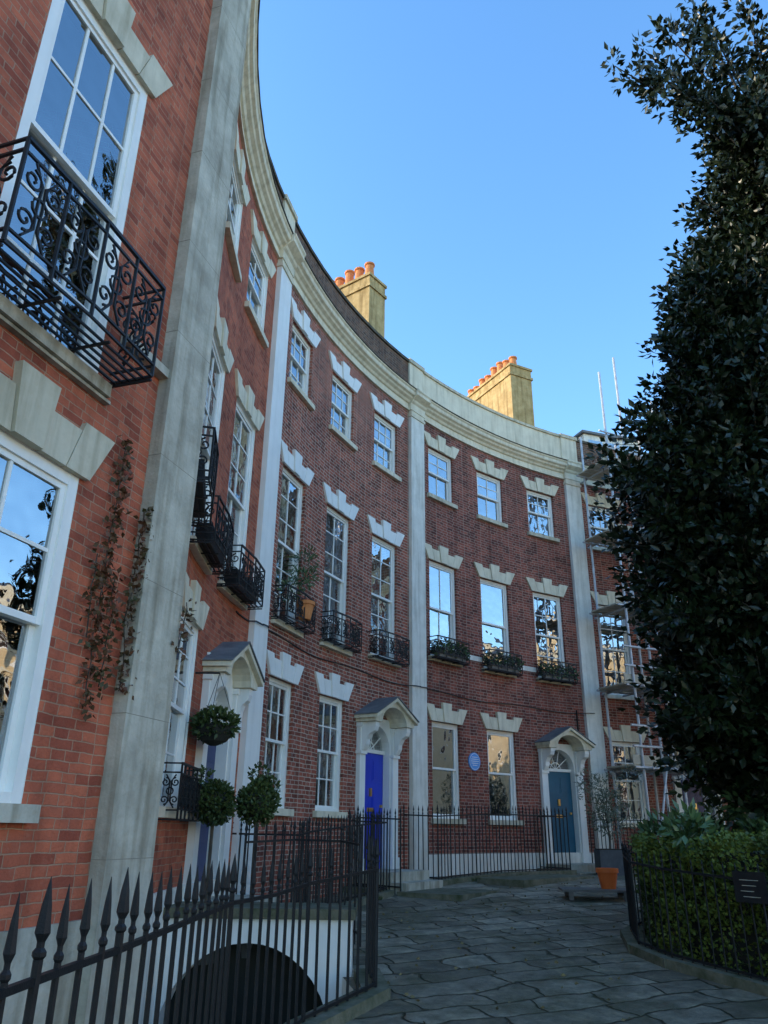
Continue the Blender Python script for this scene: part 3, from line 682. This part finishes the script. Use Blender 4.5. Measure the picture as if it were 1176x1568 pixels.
for k in range(6): mb.tube([(ox,oy,-.05+.1*k),(ox+random.gauss(0,.2),oy+random.gauss(0,.2),.6+.13*k)],.012,'bark',5,.004)
bp=Bay((ox-.3,oy-.26),(ox+.3,oy-.26),0); mb.box(bp,0,.60,-.52,0,-.9,-.35,'planter'); mb.box(bp,.03,.57,-.49,-.03,-.35,-.33,'soil'); mb.build('trunk_and_planter',e)
bx,by=3.66,14.6; g=gz(by); b0=Bay((bx-.6,by-.3),(bx+.55,by-.42),0); mb=MB()
for i in range(5): mb.box(b0,0,1.2,-.13-.14*i,-.01-.14*i,g+.13,g+.165,'wood')
for x in (.1,1.0): mb.box(b0,x,x+.08,-.68,-.02,g+.07,g+.129,'wood')
for x in (.1,1.0):
    for o in (-.1,-.68): mb.box(b0,x+.005,x+.075,o,o+.07,g,g+.07,'wood')
mb.build('wooden_bench')
mb=MB(); mb.lathe((bx+.24,by-.05,g+.166),[(.12,0),(.17,.25),(.19,.25),(.19,.32),(.155,.32),(.145,.24)],'potO',20); mb.build('flowerpot')

# ------------------------------------------------------------------ hedge
RG=[(7.7,3.7),(5.3,6.3),(3.78,8.45),(3.2,9.6),(3.06,10.3),(3.24,11.2),(4.0,12.4),(5.7,13.4),(9,14.0)]
hp=[]
for i,(x,y) in enumerate(RG):
    a=Vector(RG[max(i-1,0)]); b=Vector(RG[min(i+1,len(RG)-1)]); d=(b-a).normalized(); hp.append((x+d.y*.2,y-d.x*.2))
e=empty('garden_hedge'); mb=MB(); ht=lambda x,y:-.08+.06*math.sin(x*1.3+y)+.04*math.sin(y*3.1)
poly=[(x+.3*(1 if x<4 else .5),y-(.0 if y<9.5 else .3)) for x,y in hp]+[(14,14),(14,3)]
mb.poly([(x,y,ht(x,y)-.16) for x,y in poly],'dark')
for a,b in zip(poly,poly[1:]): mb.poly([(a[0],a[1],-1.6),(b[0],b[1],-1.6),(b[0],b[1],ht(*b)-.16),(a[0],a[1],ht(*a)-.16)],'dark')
mb.build('core',e)
ps=[];ds=[]
segs=list(zip(hp,hp[1:])); lens=np.array([math.dist(a,b) for a,b in segs]); lens/=lens.sum()
for _ in range(42000):
    k=rng.choice(len(segs),p=lens); a,b=segs[k]; t=random.random(); x=a[0]+(b[0]-a[0])*t; y=a[1]+(b[1]-a[1])*t
    dx,dy=b[0]-a[0],b[1]-a[1]; l=math.hypot(dx,dy); nx,ny=-dy/l,dx/l
    z=random.uniform(gz(y)+.02,ht(x,y))
    if z<gz(y)+.45 and random.random()<.5: continue
    bump=.14*noise.noise(Vector((x*1.7,y*1.7,z*2)))+.06*noise.noise(Vector((x*6,y*6,z*6)))+random.uniform(-.16,.02)
    ps.append((x+nx*bump,y+ny*bump,z)); ds.append((nx+random.gauss(0,.6),ny+random.gauss(0,.6),.4+random.gauss(0,.6)))
ps=np.array(ps); ds=np.array(ds)
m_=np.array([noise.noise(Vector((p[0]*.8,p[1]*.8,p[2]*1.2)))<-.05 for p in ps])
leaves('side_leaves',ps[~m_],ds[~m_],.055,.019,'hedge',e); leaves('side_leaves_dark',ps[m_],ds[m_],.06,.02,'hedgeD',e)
def inside(x,y):
    c=False; n=len(poly); j=n-1
    for i in range(n):
        xi,yi=poly[i]; xj,yj=poly[j]
        if (yi>y)!=(yj>y) and x<(xj-xi)*(y-yi)/(yj-yi)+xi: c=not c
        j=i
    return c
ps=[];ds=[]
for _ in range(46000):
    x=2.9+(random.random()**1.3)*8; y=random.uniform(4,13.9)
    if not inside(x-.18,y): continue
    ps.append((x,y,ht(x,y)+.14*noise.noise(Vector((x*1.6,y*1.6,0)))+random.uniform(-.16,.08))); ds.append((random.gauss(0,.7),random.gauss(0,.7),.8+random.gauss(0,.4)))
leaves('top_leaves',np.array(ps),np.array(ds),.055,.019,'hedge',e)
cs=[]
for _ in range(24):
    x=random.uniform(3.5,5.6); y=random.uniform(9.4,12.0); cs.append(((x,y,random.uniform(-.12,.06)),random.uniform(.18,.32),110,.8))
for _ in range(26):
    x=random.uniform(5.0,8.5); y=random.uniform(9,12.6); cs.append(((x,y,random.uniform(.1,.6)),random.uniform(.3,.5),110,.8))
pl('laurel_shrub',cs,.15,.033,'laurel')
railing('garden_railing',RG,1.0,.14,.009,.12)
mb=MB(); bs2=Bay((3.62,8.62),(3.86,8.28),0)
mb.box(bs2,0,.34,.05,.07,-.62,-.34,'iron')
for k in range(4): mb.box(bs2,.07+.02*(k%2),.27-.03*(k%3),.07,.073,-.42-k*.05,-.414-k*.05,'stoneG')
mb.build('notice_sign')
n=420; x=rng.uniform(-.1,5.5,n); y=rng.uniform(5.5,17,n); k=(x<.2+.27*y)&(x>-.05); x=x[k]; y=y[k]
pz=np.array([gz(q)+.012 for q in y]); dd=rng.normal(size=(len(x),3)); dd[:,2]*=.12
leaves('fallen_leaves',np.stack([x,y,pz],1),dd,.05,.017,'litter')
ps=[];ds=[]
for t in TUFT:
    for _ in range(26): ps.append((t[0]+random.gauss(0,.05),t[1]+random.gauss(0,.07),t[2]-.03)); ds.append((random.gauss(0,.5),random.gauss(0,.5),1))
leaves('weeds',np.array(ps),np.array(ds),.085,.009,'hedgeD')

# ------------------------------------------------------------------ big evergreen tree
T=empty('holly_tree'); cy=11.5
cxf=lambda h:5.95+max(0,h-6)*.30
hh=[0,.35,.75,1.8,3.2,4.2,4.8,5.6,6.3,7.8,9.5,10.6,12,13.5,15]
RR=[.4,.7,1.45,1.65,1.65,1.75,1.95,1.65,1.4,1.25,1.15,1.1,1.15,1.2,.3]
Rf=lambda h:float(np.interp(h,hh,RR))
mb=MB(); mb.tube([(5.95,cy,-1.6),(6.0,cy,1),(5.9,cy+.1,4),(6.2,cy,7),(6.9,cy,9.5),(7.9,cy,13)],.28,'bark',10,.05)
ps=[];ds=[]
def twig(b,d,l,n):
    d=d/np.linalg.norm(d)
    t=rng.uniform(.1,1,(n,1)); side=rng.normal(size=(n,3)); p=b+d*l*t+side*.055+np.array([0,0,-.12])*t*t*l
    ps.append(p); ds.append(d*.8+side*.75)
for i in range(4300):
    h=random.uniform(.1,14.6); R=Rf(h); cx=cxf(h)
    if random.random()>(R+.9)/2.9: continue
    ph=random.uniform(math.pi*.4,math.pi*2.2)
    lump=1+.30*noise.noise(Vector((math.cos(ph)*1.6,math.sin(ph)*1.6,h*.75)))+.32*noise.noise(Vector((math.cos(ph)*4,math.sin(ph)*4,h*2)))
    r=R*lump*(1-.45*random.random()**2.0)
    u=np.array([math.cos(ph),math.sin(ph),0]); b=np.array([cx,cy,h])+u*(r-.25)
    d=u+rng.normal(size=3)*.5+np.array([0,0,random.uniform(-.1,.6)])
    twig(b,d,random.uniform(.3,.8),22)
    if i%12==0: mb.tube([(cx,cy,h-R*.5),tuple(np.array([cx,cy,h-.2*R])+u*r*.5),tuple(b)],.035,'bark',5,.01)
# long sprays that break the outline
for i in range(130):
    h=random.uniform(.6,11); R=Rf(h); cx=cxf(h); ph=random.uniform(math.pi*.8,math.pi*1.5)
    u=np.array([math.cos(ph),math.sin(ph),0]); s0=np.array([cx,cy,h])+u*(R-.4); d=u+np.array([0,0,random.uniform(.1,.8)])+rng.normal(size=3)*.25
    ln=random.uniform(.7,1.15); e0=s0+d/np.linalg.norm(d)*ln; mb.tube([tuple(s0),tuple(e0)],.012,'bark',4,.004)
    for k in range(5): twig(s0+(e0-s0)*random.uniform(.2,.95),(e0-s0)+rng.normal(size=3)*.4,random.uniform(.15,.3),9)
tips=((3.85,9.2,12.1),(4.5,8.9,11.4),(4.8,9.1,12.8),(5.4,8.7,12.0),(5.3,9.1,11.2),(6.1,8.8,13.0),(5.9,8.9,11.0),(6.5,8.6,12.1),(6.8,8.6,13.4),(5.4,9.2,13.5),(6.6,9.0,10.9),(7.0,8.8,12.6),(4.3,9.1,12.4),(6.3,9.4,10.2),(7.0,9.3,11.6))
for tip in tips:
    s0=Vector((cxf(10)+.2,cy-.8,10.2+.1*tip[2]-1)); e0=Vector(tip); m=(s0+e0)/2+Vector((0,0,.3))
    pts=[s0,(s0+m)/2+Vector((0,0,.12)),m,(m+e0)/2+Vector((0,0,.1)),e0]; mb.tube(pts,.04,'bark',5,.008)
    for k in range(40):
        t=random.uniform(.2,.999); q=pts[int(t*4)].lerp(pts[int(t*4)+1],t*4-int(t*4))
        d=np.array(e0-s0)*.3+rng.normal(size=3)*.75; twig(np.array(q),d,random.uniform(.2,.5),13)
for (x,y,z) in ((3.35,10.2,5.1),(3.75,10,5.7),(3.9,10.2,4.2),(4.5,10.3,7.2),(5.1,10.3,8.6),(4.0,10.2,2.8),(4.0,10.2,1.6),(4.6,10.2,7.9)):
    s0=np.array([x+1.1,y+.6,z-.3]); e0=np.array([x,y,z])
    mb.tube([tuple(s0),tuple((s0+e0)/2+np.array([0,0,.1])),tuple(e0)],.02,'bark',5,.006)
    for k in range(26): twig(s0+(e0-s0)*random.uniform(.1,1),(e0-s0)+rng.normal(size=3)*.7,random.uniform(.2,.4),13)
mb.build('trunk_and_limbs',T)
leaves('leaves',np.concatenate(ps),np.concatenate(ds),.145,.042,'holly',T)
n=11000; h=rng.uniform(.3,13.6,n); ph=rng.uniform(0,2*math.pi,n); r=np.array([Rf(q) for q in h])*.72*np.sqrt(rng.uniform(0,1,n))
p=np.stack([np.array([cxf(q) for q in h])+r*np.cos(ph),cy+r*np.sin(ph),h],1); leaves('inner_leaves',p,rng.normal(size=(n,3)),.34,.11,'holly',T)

# ------------------------------------------------------------------ scaffolding
mb=MB(); xs=[.25,.95,1.6,2.3,3.1,3.9,4.7,5.5]; lifts=[1.5,3.5,5.6,7.7,9.8]; tops=[12.9,13.6,11.2,12.3,11.0,11.8,11.2,12.0]
for i,x in enumerate(xs):
    mb.tube([bDE.pt(x,1.45,-.87),bDE.pt(x,1.45,tops[i])],.036,'galv',7)
    if i%2==0: mb.tube([bDE.pt(x,.35,-.87),bDE.pt(x,.35,11.2)],.034,'galv',7)
for z in lifts:
    for o in (.35,1.45):
        for dz in ((0,) if o<1 else (0,.5,1.0)): mb.tube([bDE.pt(x,o+.06,z+dz) for x in np.linspace(-.1,6.2,8)],.03,'galv',6)
    for x in xs: mb.tube([bDE.pt(x+.06,.15,z-.03),bDE.pt(x+.06,1.75,z-.03)],.03,'galv',6)
    for j in range(4): mb.box(bDE,-.05,6.1,.42+.25*j,.64+.25*j,z+.035,z+.075,'board')
    mb.box(bDE,-.05,6.1,1.38,1.41,z+.08,z+.30,'board')
for x0,x1,z0,z1 in ((.25,1.6,-.8,3.5),(2.3,3.9,3.5,7.7),(.3,1.7,5.6,9.8),(3.9,5.5,1.5,5.6),(.8,3.9,7.7,11.5),(1.6,3.1,1.5,5.6)): mb.tube([bDE.pt(x0,1.53,z0),bDE.pt(x1,1.53,z1)],.03,'galv',6)
mb.tube([bDE.pt(1.0,1.8,1.5),bDE.pt(1.0,1.75,10.3)],.025,'galv',5); mb.tube([bDE.pt(1.35,1.8,1.5),bDE.pt(1.35,1.75,10.3)],.025,'galv',5)
for z in np.arange(1.7,10.2,.28): mb.tube([bDE.pt(1.0,1.79,z),bDE.pt(1.35,1.79,z)],.014,'galv',4)
mb.build('scaffolding')

# ------------------------------------------------------------------ opposite terrace (seen in window reflections)
bo=Bay((27,46),(27,-14),0)
H=empty('opposite_terrace'); mw=MB();mf=MB();mg_=MB();ms=MB(); ops=[]
for i in range(20):
    for z0,z1 in ((.2,2.3),(3.3,5.4),(6.5,7.9)): ops.append((1.5+i*3,2.6+i*3,z0,z1))
wall(mw,bo,0,60,-1.5,9.0,ops,'sun','sun')
for a,b,c,d in ops: window(mf,mg_,bo,(a+b)/2,b-a,c,d,2,2,2,cur=.9)
mw.box(bo,0,60,-9,-1,-1.5,8.9,'room'); ms.box(bo,0,60,-.1,.35,9.0,9.4,'stoneC'); ms.box(bo,0,60,0,.12,5.9,6.1,'stoneC')
ms.prism_oz(bo,[(-.2,9.4),(-4.5,10.9),(-9,9.4)],0,60,'slate')
for x in (8,20,32,44,56): ms.box(bo,x,x+1.6,-4,-3,9.5,12.3,'sun')
mw.build('walls',H); mf.build('window_frames',H); mg_.build('window_glazing',H); ms.build('stonework_and_roof',H)

# ------------------------------------------------------------------ sky, sun, camera
el=D2R(20); az=math.atan2(-1,.10)
w=bpy.data.worlds.new("World"); scene.world=w; w.use_nodes=True; nt=w.node_tree
sky=nt.nodes.new('ShaderNodeTexSky'); sky.sky_type='NISHITA'; sky.sun_disc=False; sky.sun_elevation=el; sky.sun_rotation=az%(2*math.pi)
sky.air_density=1.0; sky.dust_density=.4; sky.ozone_density=2.0; sky.altitude=50
hs=nt.nodes.new('ShaderNodeHueSaturation'); hs.inputs['Saturation'].default_value=1.2; nt.links.new(sky.outputs[0],hs.inputs['Color'])
bg=nt.nodes['Background']; bg.inputs[1].default_value=.54; nt.links.new(hs.outputs[0],bg.inputs[0])
sl=bpy.data.lights.new('sun','SUN'); sl.energy=5; sl.angle=D2R(.5); sl.color=(1,.82,.58)
so=bpy.data.objects.new('sun',sl); COL.objects.link(so)
dv=Vector((math.sin(az)*math.cos(el),math.cos(az)*math.cos(el),math.sin(el))); so.rotation_euler=dv.to_track_quat('Z','Y').to_euler()
cam=bpy.data.cameras.new('camera'); co=bpy.data.objects.new('camera',cam); COL.objects.link(co); scene.camera=co
cam.sensor_fit='VERTICAL'; cam.sensor_height=24; cam.lens=24*1178/1568; cam.clip_end=2000; cam.clip_start=.05
co.matrix_world=Matrix.Rotation(D2R(112.5),4,'X')@Matrix.Rotation(D2R(.64),4,'Z')
scene.view_settings.view_transform='Standard'; scene.view_settings.look='None'; scene.view_settings.exposure=0; scene.view_settings.gamma=1
